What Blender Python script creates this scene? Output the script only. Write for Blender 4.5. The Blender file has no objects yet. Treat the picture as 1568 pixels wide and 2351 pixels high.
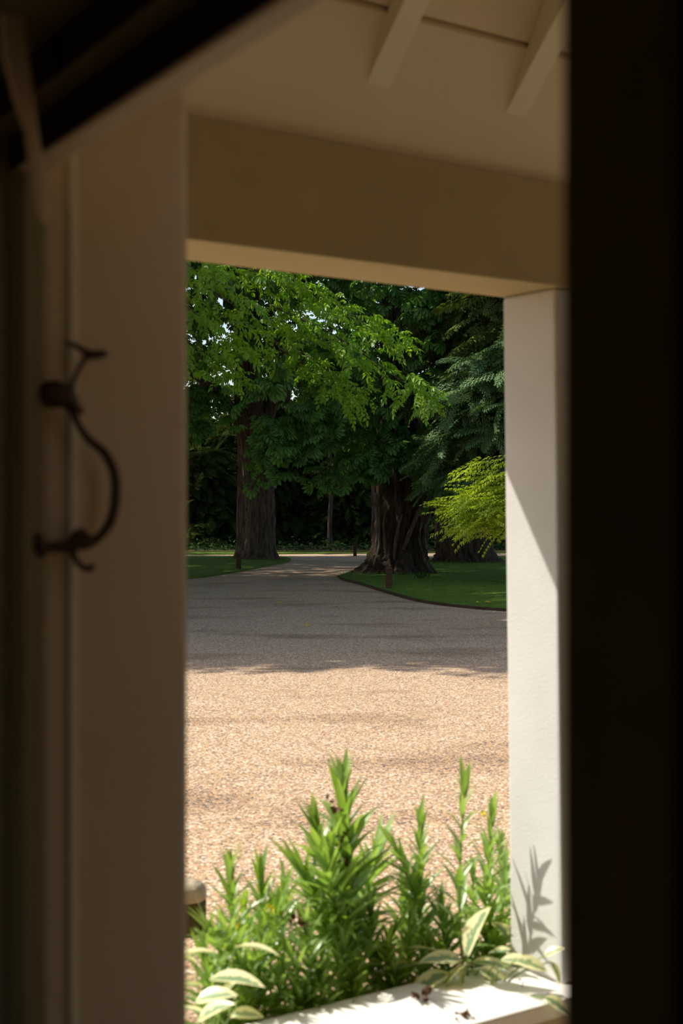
import bpy, math, random
import numpy as np
from mathutils import Vector, Matrix
random.seed(7)
rng = np.random.default_rng(11)
SC = bpy.context.scene
COL = SC.collection

# ------------------------------------------------------------------ camera
H = 1.55            # eye height
F = 3200.0          # focal length in pixels of the 1568x2351 frame
cam_d = bpy.data.cameras.new('camera')
cam = bpy.data.objects.new('camera', cam_d); COL.objects.link(cam)
cam.location = (0, 0, H); cam.rotation_euler = (math.pi/2, 0, 0)
cam_d.sensor_fit = 'VERTICAL'; cam_d.sensor_height = 36.0; cam_d.sensor_width = 24.0
cam_d.lens = F*36.0/2351.0
cam_d.clip_start = 0.02; cam_d.clip_end = 400
cam_d.dof.use_dof = True; cam_d.dof.focus_distance = 26.0; cam_d.dof.aperture_fstop = 4.2
SC.camera = cam
# ------------------------------------------------------------------ axes of the building
A = Vector((0.819, 0.574, 0)); B = Vector((-0.574, 0.819, 0))       # along / across the porch beam
D = Vector((0.521, -0.8535, 0)); N = Vector((0.8535, 0.521, 0))     # along / through the door wall
# ------------------------------------------------------------------ sun, sky, exposure
SUN_TO = (-1.0*A + 1.0*B + Vector((0, 0, 1.64))).normalized()
sun_d = bpy.data.lights.new('sun', 'SUN'); sun_d.energy = 6.3; sun_d.angle = math.radians(0.6)
sun_d.color = (1.0, 0.93, 0.82)
sun = bpy.data.objects.new('sun', sun_d); COL.objects.link(sun)
sun.rotation_euler = SUN_TO.to_track_quat('Z', 'Y').to_euler(); sun.location = (-8, 6, 20)
w = bpy.data.worlds.new('sky'); SC.world = w; w.use_nodes = True
wn = w.node_tree; wn.nodes.clear()
sky = wn.nodes.new('ShaderNodeTexSky'); sky.sky_type = 'NISHITA'; sky.sun_disc = False
sky.sun_elevation = math.asin(SUN_TO.z); sky.sun_rotation = math.atan2(SUN_TO.x, SUN_TO.y)
sky.dust_density = 2.0
bg = wn.nodes.new('ShaderNodeBackground'); bg.inputs[1].default_value = 0.22
wo = wn.nodes.new('ShaderNodeOutputWorld')
wb = wn.nodes.new('ShaderNodeMix'); wb.data_type = 'RGBA'; wb.blend_type = 'MULTIPLY'; wb.inputs[0].default_value = 1.0
wb.inputs[7].default_value = (1.0, 0.96, 0.90, 1)      # the camera's warm white balance
wn.links.new(sky.outputs[0], wb.inputs[6]); wn.links.new(wb.outputs[2], bg.inputs[0]); wn.links.new(bg.outputs[0], wo.inputs[0])
SC.view_settings.view_transform = 'Standard'; SC.view_settings.look = 'None'
SC.view_settings.exposure = 0.0; SC.view_settings.gamma = 1.0; SC.view_settings.use_curve_mapping = False
cy = SC.cycles
cy.use_denoising = True; cy.max_bounces = 8; cy.diffuse_bounces = 5; cy.glossy_bounces = 2
cy.transmission_bounces = 4; cy.transparent_max_bounces = 4; cy.sample_clamp_indirect = 4.0
cy.caustics_reflective = False; cy.caustics_refractive = False

# ------------------------------------------------------------------ small helpers
def at(px, py, d):
    return Vector(((px-784)/F*d, d, H + (1175.5-py)/F*d))
def gd(py):                                  # ground distance of a picture row
    return H*F/(py-1175.5)
def gp(px, py, z=0.0):
    d = gd(py); return Vector(((px-784)/F*d, d, z))
def ab(a, b, z): v = A*a + B*b; return Vector((v.x, v.y, z))
def sn(s, n, z): v = D*s + N*n; return Vector((v.x, v.y, z))

def link(name, me, parent=None, loc=None):
    o = bpy.data.objects.new(name, me); COL.objects.link(o)
    if parent is not None:
        o.parent = parent
        o.matrix_parent_inverse = Matrix.Translation(-parent.location)
    if loc is not None: o.location = loc
    return o
def mesh_from(name, verts, faces, mat, smooth=False, parent=None):
    me = bpy.data.meshes.new(name); me.from_pydata([tuple(v) for v in verts], [], faces); me.update()
    if mat: me.materials.append(mat)
    if smooth: me.polygons.foreach_set('use_smooth', [True]*len(me.polygons))
    return link(name, me, parent)
def bevel(o, w, seg=2):
    m = o.modifiers.new('bevel', 'BEVEL'); m.width = w; m.segments = seg; m.limit_method = 'ANGLE'
    return o
def thing(name, label, cat, loc, group=None):
    o = bpy.data.objects.new(name, None); COL.objects.link(o); o.location = loc; o.empty_display_size = 0.1
    o['label'] = label; o['category'] = cat
    if group: o['group'] = group
    bpy.context.view_layer.update()
    return o
def tag(o, label, cat, group=None, kind=None):
    o['label'] = label; o['category'] = cat
    if group: o['group'] = group
    if kind: o['kind'] = kind
    return o
def struct(o, label=None, cat=None):
    o['kind'] = 'structure'
    if label: o['label'] = label
    if cat: o['category'] = cat
    return o
BOXF = [(0,3,2,1),(4,5,6,7),(0,1,5,4),(1,2,6,5),(2,3,7,6),(3,0,4,7)]
def boxv(fn, u0, u1, v0, v1, z0, z1):
    return [fn(u0,v0,z0),fn(u1,v0,z0),fn(u1,v1,z0),fn(u0,v1,z0),fn(u0,v0,z1),fn(u1,v0,z1),fn(u1,v1,z1),fn(u0,v1,z1)]
def fix_normals(me):
    import bmesh
    bm = bmesh.new(); bm.from_mesh(me); bmesh.ops.recalc_face_normals(bm, faces=bm.faces); bm.to_mesh(me); bm.free()
def obox(name, fn, u0, u1, v0, v1, z0, z1, mat, parent=None, bev=0.004):
    o = mesh_from(name, boxv(fn,u0,u1,v0,v1,z0,z1), BOXF, mat, parent=parent); fix_normals(o.data)
    if bev: bevel(o, bev)
    return o
def boxes(name, fn, lst, mat, parent=None, bev=0.0):
    V = []; Fc = []
    for b in lst:
        k = len(V); V += boxv(fn, *b); Fc += [tuple(i+k for i in f) for f in BOXF]
    o = mesh_from(name, V, Fc, mat, parent=parent); fix_normals(o.data)
    if bev: bevel(o, bev)
    return o
def prism(name, poly, fn, e0, e1, mat, parent=None, bev=0.0):
    """poly: list of (p,q); fn(e,p,q) -> point; extruded from e0 to e1"""
    n = len(poly)
    V = [fn(e0,p,q) for p,q in poly] + [fn(e1,p,q) for p,q in poly]
    Fc = [tuple(range(n)), tuple(range(2*n-1, n-1, -1))] + [(i,(i+1)%n,n+(i+1)%n,n+i) for i in range(n)]
    o = mesh_from(name, V, Fc, mat, parent=parent); fix_normals(o.data)
    if bev: bevel(o, bev)
    return o
def tube(name, pts, rad, mat, parent=None, seg=12, bumps=None):
    """tube through pts with radii"""
    pts = [Vector(p) for p in pts]; n = len(pts); V = []; Fc = []
    ref = Vector((0.3,0.2,1)).normalized(); prev = None
    for i,p in enumerate(pts):
        t = (pts[min(i+1,n-1)] - pts[max(i-1,0)]).normalized()
        u = t.cross(ref) if prev is None else (prev - t*prev.dot(t))
        if u.length < 1e-4: u = t.orthogonal()
        u.normalize(); prev = u; v = t.cross(u)
        for k in range(seg):
            a = 2*math.pi*k/seg
            V.append(p + (u*math.cos(a)+v*math.sin(a))*rad[i])
    for i in range(n-1):
        for k in range(seg):
            Fc.append((i*seg+k, i*seg+(k+1)%seg, (i+1)*seg+(k+1)%seg, (i+1)*seg+k))
    Fc.append(tuple(range(seg-1,-1,-1))); Fc.append(tuple((n-1)*seg+k for k in range(seg)))
    return V, Fc
def spline(pts, m=6):
    pts = [Vector(p) for p in pts]; out = []
    P = [pts[0]*2-pts[1]] + pts + [pts[-1]*2-pts[-2]]
    for i in range(1, len(P)-2):
        for k in range(m):
            t = k/m; p0,p1,p2,p3 = P[i-1],P[i],P[i+1],P[i+2]
            out.append(0.5*((2*p1)+(p2-p0)*t+(2*p0-5*p1+4*p2-p3)*t*t+(3*p1-p0-3*p2+p3)*t**3))
    out.append(pts[-1]); return out
def interp(vals, m=6):
    out = []
    for i in range(len(vals)-1):
        for k in range(m): out.append(vals[i]+(vals[i+1]-vals[i])*k/m)
    return out+[vals[-1]]
def multi(name, pieces, mat, parent=None, smooth=True):
    V = []; Fc = []
    for v,f in pieces:
        k = len(V); V += list(v); Fc += [tuple(i+k for i in q) for q in f]
    return mesh_from(name, V, Fc, mat, smooth=smooth, parent=parent)

# ------------------------------------------------------------------ materials
def new_mat(name):
    m = bpy.data.materials.new(name); m.use_nodes = True; nt = m.node_tree; nt.nodes.clear()
    out = nt.nodes.new('ShaderNodeOutputMaterial'); b = nt.nodes.new('ShaderNodeBsdfPrincipled')
    nt.links.new(b.outputs[0], out.inputs[0]); return m, nt, b, out
def paint(name, col, rough=0.6, var=0.06, scale=6.0, bump=0.15, bscale=60.0, spec=0.3, metal=0.0):
    m, nt, b, out = new_mat(name)
    tc = nt.nodes.new('ShaderNodeTexCoord')
    nz = nt.nodes.new('ShaderNodeTexNoise'); nz.inputs['Scale'].default_value = scale; nz.inputs['Detail'].default_value = 6
    rp = nt.nodes.new('ShaderNodeValToRGB')
    rp.color_ramp.elements[0].position = 0.3; rp.color_ramp.elements[1].position = 0.7
    rp.color_ramp.elements[0].color = (*[c*(1-var) for c in col], 1); rp.color_ramp.elements[1].color = (*[min(1,c*(1+var)) for c in col], 1)
    nt.links.new(tc.outputs['Object'], nz.inputs['Vector']); nt.links.new(nz.outputs[0], rp.inputs[0]); nt.links.new(rp.outputs[0], b.inputs['Base Color'])
    n2 = nt.nodes.new('ShaderNodeTexNoise'); n2.inputs['Scale'].default_value = bscale; n2.inputs['Detail'].default_value = 4
    bp = nt.nodes.new('ShaderNodeBump'); bp.inputs['Strength'].default_value = bump; bp.inputs['Distance'].default_value = 0.01
    nt.links.new(tc.outputs['Object'], n2.inputs['Vector']); nt.links.new(n2.outputs[0], bp.inputs['Height']); nt.links.new(bp.outputs[0], b.inputs['Normal'])
    b.inputs['Roughness'].default_value = rough; b.inputs['Specular IOR Level'].default_value = spec; b.inputs['Metallic'].default_value = metal
    return m
def leafmat(name, c0, c1, trans=0.35, rough=0.5, spec=0.35, tcol=None, edge=None):
    """colour runs from c0 to c1 by the leaf's own random value; edge = cream margin colour"""
    m, nt, b, out = new_mat(name)
    at_ = nt.nodes.new('ShaderNodeAttribute'); at_.attribute_name = 'rnd'
    rp = nt.nodes.new('ShaderNodeMix'); rp.data_type = 'RGBA'
    rp.inputs[6].default_value = (*c0,1); rp.inputs[7].default_value = (*c1,1)
    nt.links.new(at_.outputs['Fac'], rp.inputs[0]); col = rp.outputs[2]
    if edge:
        ae = nt.nodes.new('ShaderNodeAttribute'); ae.attribute_name = 'edge'
        tc = nt.nodes.new('ShaderNodeTexCoord'); nz = nt.nodes.new('ShaderNodeTexNoise'); nz.inputs['Scale'].default_value = 70
        nt.links.new(tc.outputs['Object'], nz.inputs['Vector'])
        ad = nt.nodes.new('ShaderNodeMath'); ad.operation = 'ADD'
        nt.links.new(ae.outputs['Fac'], ad.inputs[0]); nt.links.new(nz.outputs[0], ad.inputs[1])
        st = nt.nodes.new('ShaderNodeMapRange'); st.inputs[1].default_value = 0.82; st.inputs[2].default_value = 1.0
        nt.links.new(ad.outputs[0], st.inputs[0])
        mx = nt.nodes.new('ShaderNodeMix'); mx.data_type = 'RGBA'; mx.inputs[7].default_value = (*edge,1)
        nt.links.new(col, mx.inputs[6]); nt.links.new(st.outputs[0], mx.inputs[0]); col = mx.outputs[2]
    nt.links.new(col, b.inputs['Base Color'])
    b.inputs['Roughness'].default_value = rough; b.inputs['Specular IOR Level'].default_value = spec
    tr = nt.nodes.new('ShaderNodeBsdfTranslucent')
    tm = nt.nodes.new('ShaderNodeMix'); tm.data_type = 'RGBA'; tm.blend_type = 'MULTIPLY'; tm.inputs[0].default_value = 1.0
    tm.inputs[7].default_value = (*(tcol or (1.5,1.5,0.5)),1)
    nt.links.new(col, tm.inputs[6]); nt.links.new(tm.outputs[2], tr.inputs[0])
    ms = nt.nodes.new('ShaderNodeMixShader'); ms.inputs[0].default_value = trans
    nt.links.new(b.outputs[0], ms.inputs[1]); nt.links.new(tr.outputs[0], ms.inputs[2]); nt.links.new(ms.outputs[0], out.inputs[0])
    return m
def bark(name, c0, c1, moss=None):
    m, nt, b, out = new_mat(name)
    tc = nt.nodes.new('ShaderNodeTexCoord'); mp = nt.nodes.new('ShaderNodeMapping'); mp.inputs['Scale'].default_value = (9,9,1.4)
    nz = nt.nodes.new('ShaderNodeTexNoise'); nz.inputs['Scale'].default_value = 1.6; nz.inputs['Detail'].default_value = 8; nz.inputs['Roughness'].default_value = 0.65
    nt.links.new(tc.outputs['Object'], mp.inputs[0]); nt.links.new(mp.outputs[0], nz.inputs['Vector'])
    rp = nt.nodes.new('ShaderNodeValToRGB'); e = rp.color_ramp.elements
    e[0].position = 0.36; e[0].color = (*c0,1); e[1].position = 0.68; e[1].color = (*c1,1)
    nt.links.new(nz.outputs[0], rp.inputs[0]); col = rp.outputs[0]
    if moss:
        n2 = nt.nodes.new('ShaderNodeTexNoise'); n2.inputs['Scale'].default_value = 1.3; n2.inputs['Detail'].default_value = 5
        nt.links.new(tc.outputs['Object'], n2.inputs['Vector'])
        r2 = nt.nodes.new('ShaderNodeMapRange'); r2.inputs[1].default_value = 0.5; r2.inputs[2].default_value = 0.62
        nt.links.new(n2.outputs[0], r2.inputs[0])
        mx = nt.nodes.new('ShaderNodeMix'); mx.data_type = 'RGBA'; mx.inputs[7].default_value = (*moss,1)
        nt.links.new(r2.outputs[0], mx.inputs[0]); nt.links.new(col, mx.inputs[6]); col = mx.outputs[2]
    nt.links.new(col, b.inputs['Base Color']); b.inputs['Roughness'].default_value = 0.9; b.inputs['Specular IOR Level'].default_value = 0.1
    bp = nt.nodes.new('ShaderNodeBump'); bp.inputs['Strength'].default_value = 0.8; bp.inputs['Distance'].default_value = 0.04
    nt.links.new(nz.outputs[0], bp.inputs['Height']); nt.links.new(bp.outputs[0], b.inputs['Normal'])
    return m
def gravelmat():
    m, nt, b, out = new_mat('gravel')
    tc = nt.nodes.new('ShaderNodeTexCoord')
    vo = nt.nodes.new('ShaderNodeTexVoronoi'); vo.inputs['Scale'].default_value = 82; vo.voronoi_dimensions = '3D'
    nt.links.new(tc.outputs['Object'], vo.inputs['Vector'])
    sp = nt.nodes.new('ShaderNodeSeparateColor'); nt.links.new(vo.outputs['Color'], sp.inputs[0])
    # darker stone patches, with dappled leaf shade painted into the colour
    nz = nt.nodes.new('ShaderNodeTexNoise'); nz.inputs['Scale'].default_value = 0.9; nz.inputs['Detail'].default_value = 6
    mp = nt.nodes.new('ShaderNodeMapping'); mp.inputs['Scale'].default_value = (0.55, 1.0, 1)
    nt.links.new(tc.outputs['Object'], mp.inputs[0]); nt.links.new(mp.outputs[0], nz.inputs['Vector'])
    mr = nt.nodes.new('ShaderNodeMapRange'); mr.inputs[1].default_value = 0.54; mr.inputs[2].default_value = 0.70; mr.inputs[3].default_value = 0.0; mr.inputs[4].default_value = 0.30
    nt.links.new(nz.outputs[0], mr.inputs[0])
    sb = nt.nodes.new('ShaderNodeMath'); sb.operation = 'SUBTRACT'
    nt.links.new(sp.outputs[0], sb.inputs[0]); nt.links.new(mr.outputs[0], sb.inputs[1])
    rp = nt.nodes.new('ShaderNodeValToRGB'); cr = rp.color_ramp
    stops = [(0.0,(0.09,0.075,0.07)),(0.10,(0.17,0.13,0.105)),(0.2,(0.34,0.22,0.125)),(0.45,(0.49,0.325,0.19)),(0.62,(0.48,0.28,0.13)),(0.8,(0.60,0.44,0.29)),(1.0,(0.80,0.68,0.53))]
    cr.elements[0].position = stops[0][0]; cr.elements[0].color = (*stops[0][1],1)
    cr.elements[1].position = 1.0; cr.elements[1].color = (*stops[-1][1],1)
    for p,c in stops[1:-1]:
        e = cr.elements.new(p); e.color = (*[k_*.93 for k_ in c],1)
    nt.links.new(sb.outputs[0], rp.inputs[0])
    nt.links.new(rp.outputs[0], b.inputs['Base Color'])
    b.inputs['Roughness'].default_value = 0.75; b.inputs['Specular IOR Level'].default_value = 0.25
    bp = nt.nodes.new('ShaderNodeBump'); bp.inputs['Strength'].default_value = 0.5; bp.inputs['Distance'].default_value = 0.008; bp.invert = True
    nt.links.new(vo.outputs['Distance'], bp.inputs['Height']); nt.links.new(bp.outputs[0], b.inputs['Normal'])
    return m

M = {}
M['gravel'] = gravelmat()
M['render'] = paint('rendered masonry', (0.57,0.575,0.555), 0.85, 0.04, 5, 0.2, 140, 0.1)
M['coping'] = paint('white coping', (0.84,0.82,0.77), 0.7, 0.05, 8, 0.15, 60, 0.2)
M['beam'] = paint('beam paint', (0.43,0.355,0.19), 0.7, 0.04, 4, 0.1, 80, 0.15)
M['soffit'] = paint('soffit paint', (0.74,0.64,0.46), 0.65, 0.03, 3, 0.08, 40, 0.2)
M['rafter'] = paint('rafter paint', (0.76,0.70,0.52), 0.6, 0.03, 3, 0.08, 40, 0.2)
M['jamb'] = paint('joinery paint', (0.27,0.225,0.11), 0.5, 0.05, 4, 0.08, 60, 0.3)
M['head'] = paint('cream joinery paint', (0.92,0.76,0.56), 0.6, 0.05, 4, 0.08, 60, 0.2)
M['return'] = paint('porch wall paint', (0.68,0.56,0.38), 0.7, 0.04, 3, 0.12, 70, 0.15)
M['roomwall'] = paint('room wall', (0.50,0.40,0.26), 0.9, 0.05, 3, 0.05, 30, 0.05)
M['boards'] = paint('floor boards', (0.38,0.28,0.17), 0.6, 0.1, 6, 0.1, 30, 0.2)
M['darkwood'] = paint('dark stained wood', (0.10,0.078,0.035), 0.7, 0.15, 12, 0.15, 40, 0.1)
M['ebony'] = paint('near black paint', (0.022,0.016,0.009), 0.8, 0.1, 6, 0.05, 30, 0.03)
M['iron'] = paint('bronzed iron', (0.055,0.028,0.012), 0.5, 0.2, 40, 0.2, 120, 0.4, 0.5)
M['stone'] = paint('porch paving', (0.36,0.29,0.20), 0.8, 0.12, 3, 0.2, 30, 0.2)
M['tile'] = paint('roof tile', (0.25,0.12,0.08), 0.8, 0.2, 8, 0.3, 20, 0.2)
M['gutter'] = paint('black gutter', (0.03,0.03,0.03), 0.4, 0.1, 8, 0.05, 20, 0.4)
M['post'] = paint('reddish hardwood', (0.085,0.042,0.024), 0.8, 0.25, 14, 0.3, 50, 0.15)
M['weather'] = paint('weathered timber', (0.42,0.36,0.24), 0.9, 0.2, 14, 0.5, 50, 0.1)
M['mossy'] = paint('mossy timber', (0.07,0.065,0.02), 0.9, 0.3, 20, 0.5, 50, 0.1)
M['soil'] = paint('dark soil', (0.06,0.04,0.025), 0.95, 0.3, 10, 0.8, 30, 0.05)
M['lawn'] = paint('lawn', (0.09,0.155,0.022), 0.95, 0.35, 2.2, 0.6, 25, 0.05)
M['forestfloor'] = paint('leaf litter', (0.07,0.055,0.03), 0.95, 0.35, 3, 0.6, 12, 0.05)
M['barkL'] = bark('grey brown bark', (0.035,0.026,0.02), (0.15,0.115,0.09))
M['barkR'] = bark('dark furrowed bark', (0.012,0.009,0.007), (0.085,0.06,0.042))
M['bark3'] = bark('ridged grey bark', (0.02,0.014,0.011), (0.12,0.085,0.06))
M['barkM'] = bark('mossy bark', (0.03,0.025,0.015), (0.10,0.08,0.05), (0.05,0.075,0.01))
M['barkRed'] = bark('red brown bark', (0.04,0.02,0.014), (0.14,0.075,0.05))
M['blade'] = leafmat('grass blade', (0.06,0.14,0.015), (0.20,0.30,0.03), 0.3, 0.6, 0.2)
M['beech'] = leafmat('beech leaf', (0.09,0.24,0.014), (0.26,0.43,0.022), 0.48, 0.45, 0.4)
M['chestnut'] = leafmat('chestnut leaf', (0.07,0.20,0.045), (0.14,0.32,0.06), 0.4, 0.42, 0.45)
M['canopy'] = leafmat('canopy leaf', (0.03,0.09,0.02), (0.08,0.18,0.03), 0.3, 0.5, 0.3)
M['cypress'] = leafmat('cypress frond', (0.055,0.12,0.045), (0.14,0.25,0.08), 0.15, 0.6, 0.25)
M['cypressw'] = leafmat('olive cypress frond', (0.09,0.14,0.03), (0.18,0.24,0.05), 0.15, 0.6, 0.25)
M['lime'] = leafmat('lime green maple leaf', (0.24,0.33,0.02), (0.40,0.50,0.04), 0.45, 0.45, 0.35)
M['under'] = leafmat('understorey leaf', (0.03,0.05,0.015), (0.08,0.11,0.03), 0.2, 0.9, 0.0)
M['ivy'] = leafmat('ivy leaf', (0.015,0.04,0.012), (0.035,0.075,0.02), 0.15, 0.8, 0.05)
M['euph'] = leafmat('spurge leaf', (0.16,0.30,0.07), (0.36,0.50,0.18), 0.42, 0.3, 0.65)
M['euphl'] = leafmat('yellow green leaf', (0.22,0.38,0.05), (0.42,0.54,0.10), 0.4, 0.4, 0.4)
M['varieg'] = leafmat('variegated leaf', (0.20,0.32,0.16), (0.34,0.44,0.26), 0.3, 0.35, 0.5, (1.1,1.1,0.7), edge=(0.86,0.84,0.50))
M['stem'] = paint('green stem', (0.20,0.30,0.07), 0.6, 0.15, 10, 0.1, 60, 0.3)
M['flower'] = leafmat('yellow petal', (0.80,0.68,0.02), (0.92,0.82,0.05), 0.3, 0.6, 0.2, (1,1,0.5))
M['dry'] = leafmat('dried petal', (0.07,0.03,0.02), (0.26,0.15,0.09), 0.1, 0.8, 0.1, (1,1,1))
M['dryleaf'] = leafmat('fallen yellow leaf', (0.50,0.36,0.03), (0.70,0.50,0.08), 0.2, 0.7, 0.2, (1,1,1))

# ------------------------------------------------------------------ leaf batches (numpy)
def simple_leaf(L=1.0, W=0.5, fold=0.12, tip=0.55, droop=0.0):
    """6 verts, 2 quads folded on the midrib; lies along +x, normal +z"""
    v = np.array([[0,0,0],[L*0.30,-W*0.46,fold*W],[L*tip+L*0.1,-W*0.42,fold*W],[L,0,-droop*L],[L*tip+L*0.1,W*0.42,fold*W],[L*0.30,W*0.46,fold*W]], float)
    q = np.array([[0,1,2,3],[0,3,4,5]]); return v, q
def ribbon_leaf(L=1.0, W=0.2, rows=6, bend=0.3, fold=0.15, shape=0.6, cols=3):
    V = []; E = []
    for i in range(rows+1):
        t = i/rows
        w_ = W*0.5*max(0.03, math.sin(math.pi*min(1, t**shape))**0.8) if i < rows else W*0.012
        if i == 0: w_ = W*0.06
        x = L*math.sin(bend*t)/bend if bend else L*t; z = -L*(1-math.cos(bend*t))/bend if bend else 0
        for c in range(cols):
            u = -1 + 2*c/(cols-1)
            V.append([x, u*w_, z+abs(u)*fold*w_]); E.append(max(abs(u), 0.0 if t < 0.93 else 1.0))
    Q = [[i*cols+c, i*cols+c+1, (i+1)*cols+c+1, (i+1)*cols+c] for i in range(rows) for c in range(cols-1)]
    return np.array(V), np.array(Q), np.array(E)
def rotm(ax, a):
    return np.array(Matrix.Rotation(a, 3, ax))
def combine(parts):
    V = []; Q = []; k = 0; I = []
    for j,(v,q) in enumerate(parts):
        V.append(v); Q.append(q+k); k += len(v); I.append(np.full(len(v), rng.random()))
    return np.vstack(V), np.vstack(Q), np.concatenate(I)
def spray_beech(n=6, L=0.40, leaf=0.105):
    parts = []
    for i in range(n):
        for s in (-1, 1):
            t = (i+0.5*(s > 0)+0.4)/n
            v,q = simple_leaf(leaf*(0.75+0.4*math.sin(math.pi*min(1,t+.1)))*random.uniform(.85,1.15), leaf*0.52, 0.18, 0.5, 0.15)
            R = rotm('Z', s*(1.0-0.35*t)+random.uniform(-.4,.4)) @ rotm('Y', random.uniform(0.1,1.1)) @ rotm('X', random.uniform(-.8,.8))
            parts.append((v@R.T + np.array([t*L, s*0.006, -0.22*L*t*t]), q))
    v,q = simple_leaf(leaf*1.1, leaf*.5, .18); R = rotm('Y', 0.6); parts.append((v@R.T+np.array([L,0,-.22*L]), q))
    tw = np.array([[0,-.003,0],[0,.003,0],[L*.5,.003,-.055*L],[L*.5,-.003,-.055*L],[L,.001,-.22*L],[L,-.001,-.22*L]])
    parts.append((tw, np.array([[0,1,2,3],[3,2,4,5]])))
    return combine(parts)
def palmate(size=0.2, n=7):
    parts = []
    for i in range(n):
        a = (i-(n-1)/2)*0.62; k = 1-0.09*abs(i-(n-1)/2)**1.3
        L = size*k; W = L*0.36
        v = np.array([[0,0,0],[L*.45,-W*.26,.01],[L*.78,-W*.5,-.12*L],[L,0,-.3*L],[L*.78,W*.5,-.12*L],[L*.45,W*.26,.01]])
        q = np.array([[0,1,2,3],[0,3,4,5]])
        R = rotm('Z', a) @ rotm('Y', 0.35+random.uniform(-.1,.25))
        parts.append((v@R.T, q))
    V,Q,_ = combine(parts); return V,Q
def spray_chestnut(n=5, size=0.24):
    parts = []
    for i in range(n):
        v,q = palmate(size*random.uniform(.75,1.15), random.choice((5,7,7)))
        a = i*2.4+random.uniform(-.3,.3); el = random.uniform(-.1,.5); r = random.uniform(.08,.22)
        R = rotm('Z', a) @ rotm('Y', el)
        parts.append((v@R.T + np.array([math.cos(a)*r+.15*i/n, math.sin(a)*r, -el*r*.4]), q))
    return combine(parts)
def spray_cypress(n=9, L=0.65):
    parts = []
    for i in range(n):
        for s in (-1,1):
            t = (i+.5*(s>0)+.3)/n; bl = L*0.38*(1-0.75*t)*random.uniform(.8,1.15); aa = s*(0.85-.25*t)
            for j in range(4):
                u = (j+.6)/4
                for s2 in (-1,1):
                    ln = 0.075*(1.2-.5*u)
                    v = np.array([[0,-.003,0],[ln*.5,-.013,0],[ln,0,-.018],[ln*.5,.013,0.002]]); q = np.array([[0,1,2,3]])
                    R = rotm('Z', aa+s2*.65) @ rotm('Y', random.uniform(.0,.6))
                    p = np.array([t*L+math.cos(aa)*bl*u, math.sin(aa)*bl*u, -.25*L*t*t-.18*bl*u*u])
                    parts.append((v@R.T+p, q))
    V,Q,I = combine(parts); I[:] = 0.5; return V,Q,I
def spray_maple(n=8, L=0.55):
    parts = []
    for i in range(n):
        for s in (-1,1):
            t = (i+.5*(s>0)+.4)/n; aa = s*(1.0-.3*t)
            for k in (-1,0,1):
                ln = .085*(1-.2*abs(k)); v,q = simple_leaf(ln, ln*.3, .1, .45, .2)
                R = rotm('Z', aa+k*.55) @ rotm('Y', random.uniform(.1,.5))
                parts.append((v@R.T+np.array([t*L+.04*math.cos(aa), s*.05, -.12*L*t*t]), q))
    return combine(parts)
TB = [spray_beech() for _ in range(3)]
TC = [spray_chestnut() for _ in range(3)]
TY = [spray_cypress() for _ in range(2)]
TM = [spray_maple() for _ in range(2)]
TG = [spray_beech(5, 0.5, 0.14) for _ in range(2)]     # coarser leaves for crowns far off or overhead

class Batch:
    def __init__(self): self.v=[]; self.q=[]; self.r=[]; self.e=[]; self.n=0
    def add(self, tmpl, P, Dr, roll, S, bright=None):
        """place templates at P (k,3) pointing along Dr (k,3) rolled by roll (k), scale S (k)"""
        T,Q,I = tmpl; k = len(P)
        if k == 0: return
        x = Dr/np.linalg.norm(Dr,axis=1,keepdims=True)
        up = np.tile(np.array([0.0,0,1]),(k,1)); y = np.cross(up,x); nn = np.linalg.norm(y,axis=1,keepdims=True); nn[nn<1e-3]=1
        y = y/nn; z = np.cross(x,y)
        c = np.cos(roll)[:,None]; s = np.sin(roll)[:,None]; y2 = y*c+z*s; z2 = z*c-y*s
        R = np.stack([x,y2,z2],axis=2)
        V = np.einsum('kij,mj->kmi', R, T)*S[:,None,None] + P[:,None,:]
        m = len(T)
        self.v.append(V.reshape(-1,3)); self.q.append((Q[None]+(np.arange(k)*m)[:,None,None]+self.n).reshape(-1,4)); self.n += k*m
        rr = rng.random(k) if bright is None else bright
        self.r.append(np.clip(rr[:,None]*0.6+I[None,:]*0.4,0,1).reshape(-1))
    def build(self, name, mat, parent=None, edge=None, smooth=False):
        V = np.vstack(self.v).astype(np.float32); Q = np.vstack(self.q).astype(np.int32); Rr = np.concatenate(self.r).astype(np.float32)
        if parent is not None: V = V - np.array(parent.location, np.float32)
        me = bpy.data.meshes.new(name); nq = len(Q)
        me.vertices.add(len(V)); me.vertices.foreach_set('co', V.ravel())
        me.loops.add(nq*4); me.loops.foreach_set('vertex_index', Q.ravel())
        me.polygons.add(nq); me.polygons.foreach_set('loop_start', np.arange(0,nq*4,4,dtype=np.int32)); me.polygons.foreach_set('loop_total', np.full(nq,4,np.int32))
        if smooth: me.polygons.foreach_set('use_smooth', np.ones(nq,bool))
        at_ = me.attributes.new('rnd','FLOAT','POINT'); at_.data.foreach_set('value', Rr)
        if self.e:
            ae = me.attributes.new('edge','FLOAT','POINT'); ae.data.foreach_set('value', np.concatenate(self.e).astype(np.float32))
        me.update(calc_edges=True); me.materials.append(mat)
        o = bpy.data.objects.new(name, me); COL.objects.link(o)
        if parent is not None: o.parent = parent
        return o
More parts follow.
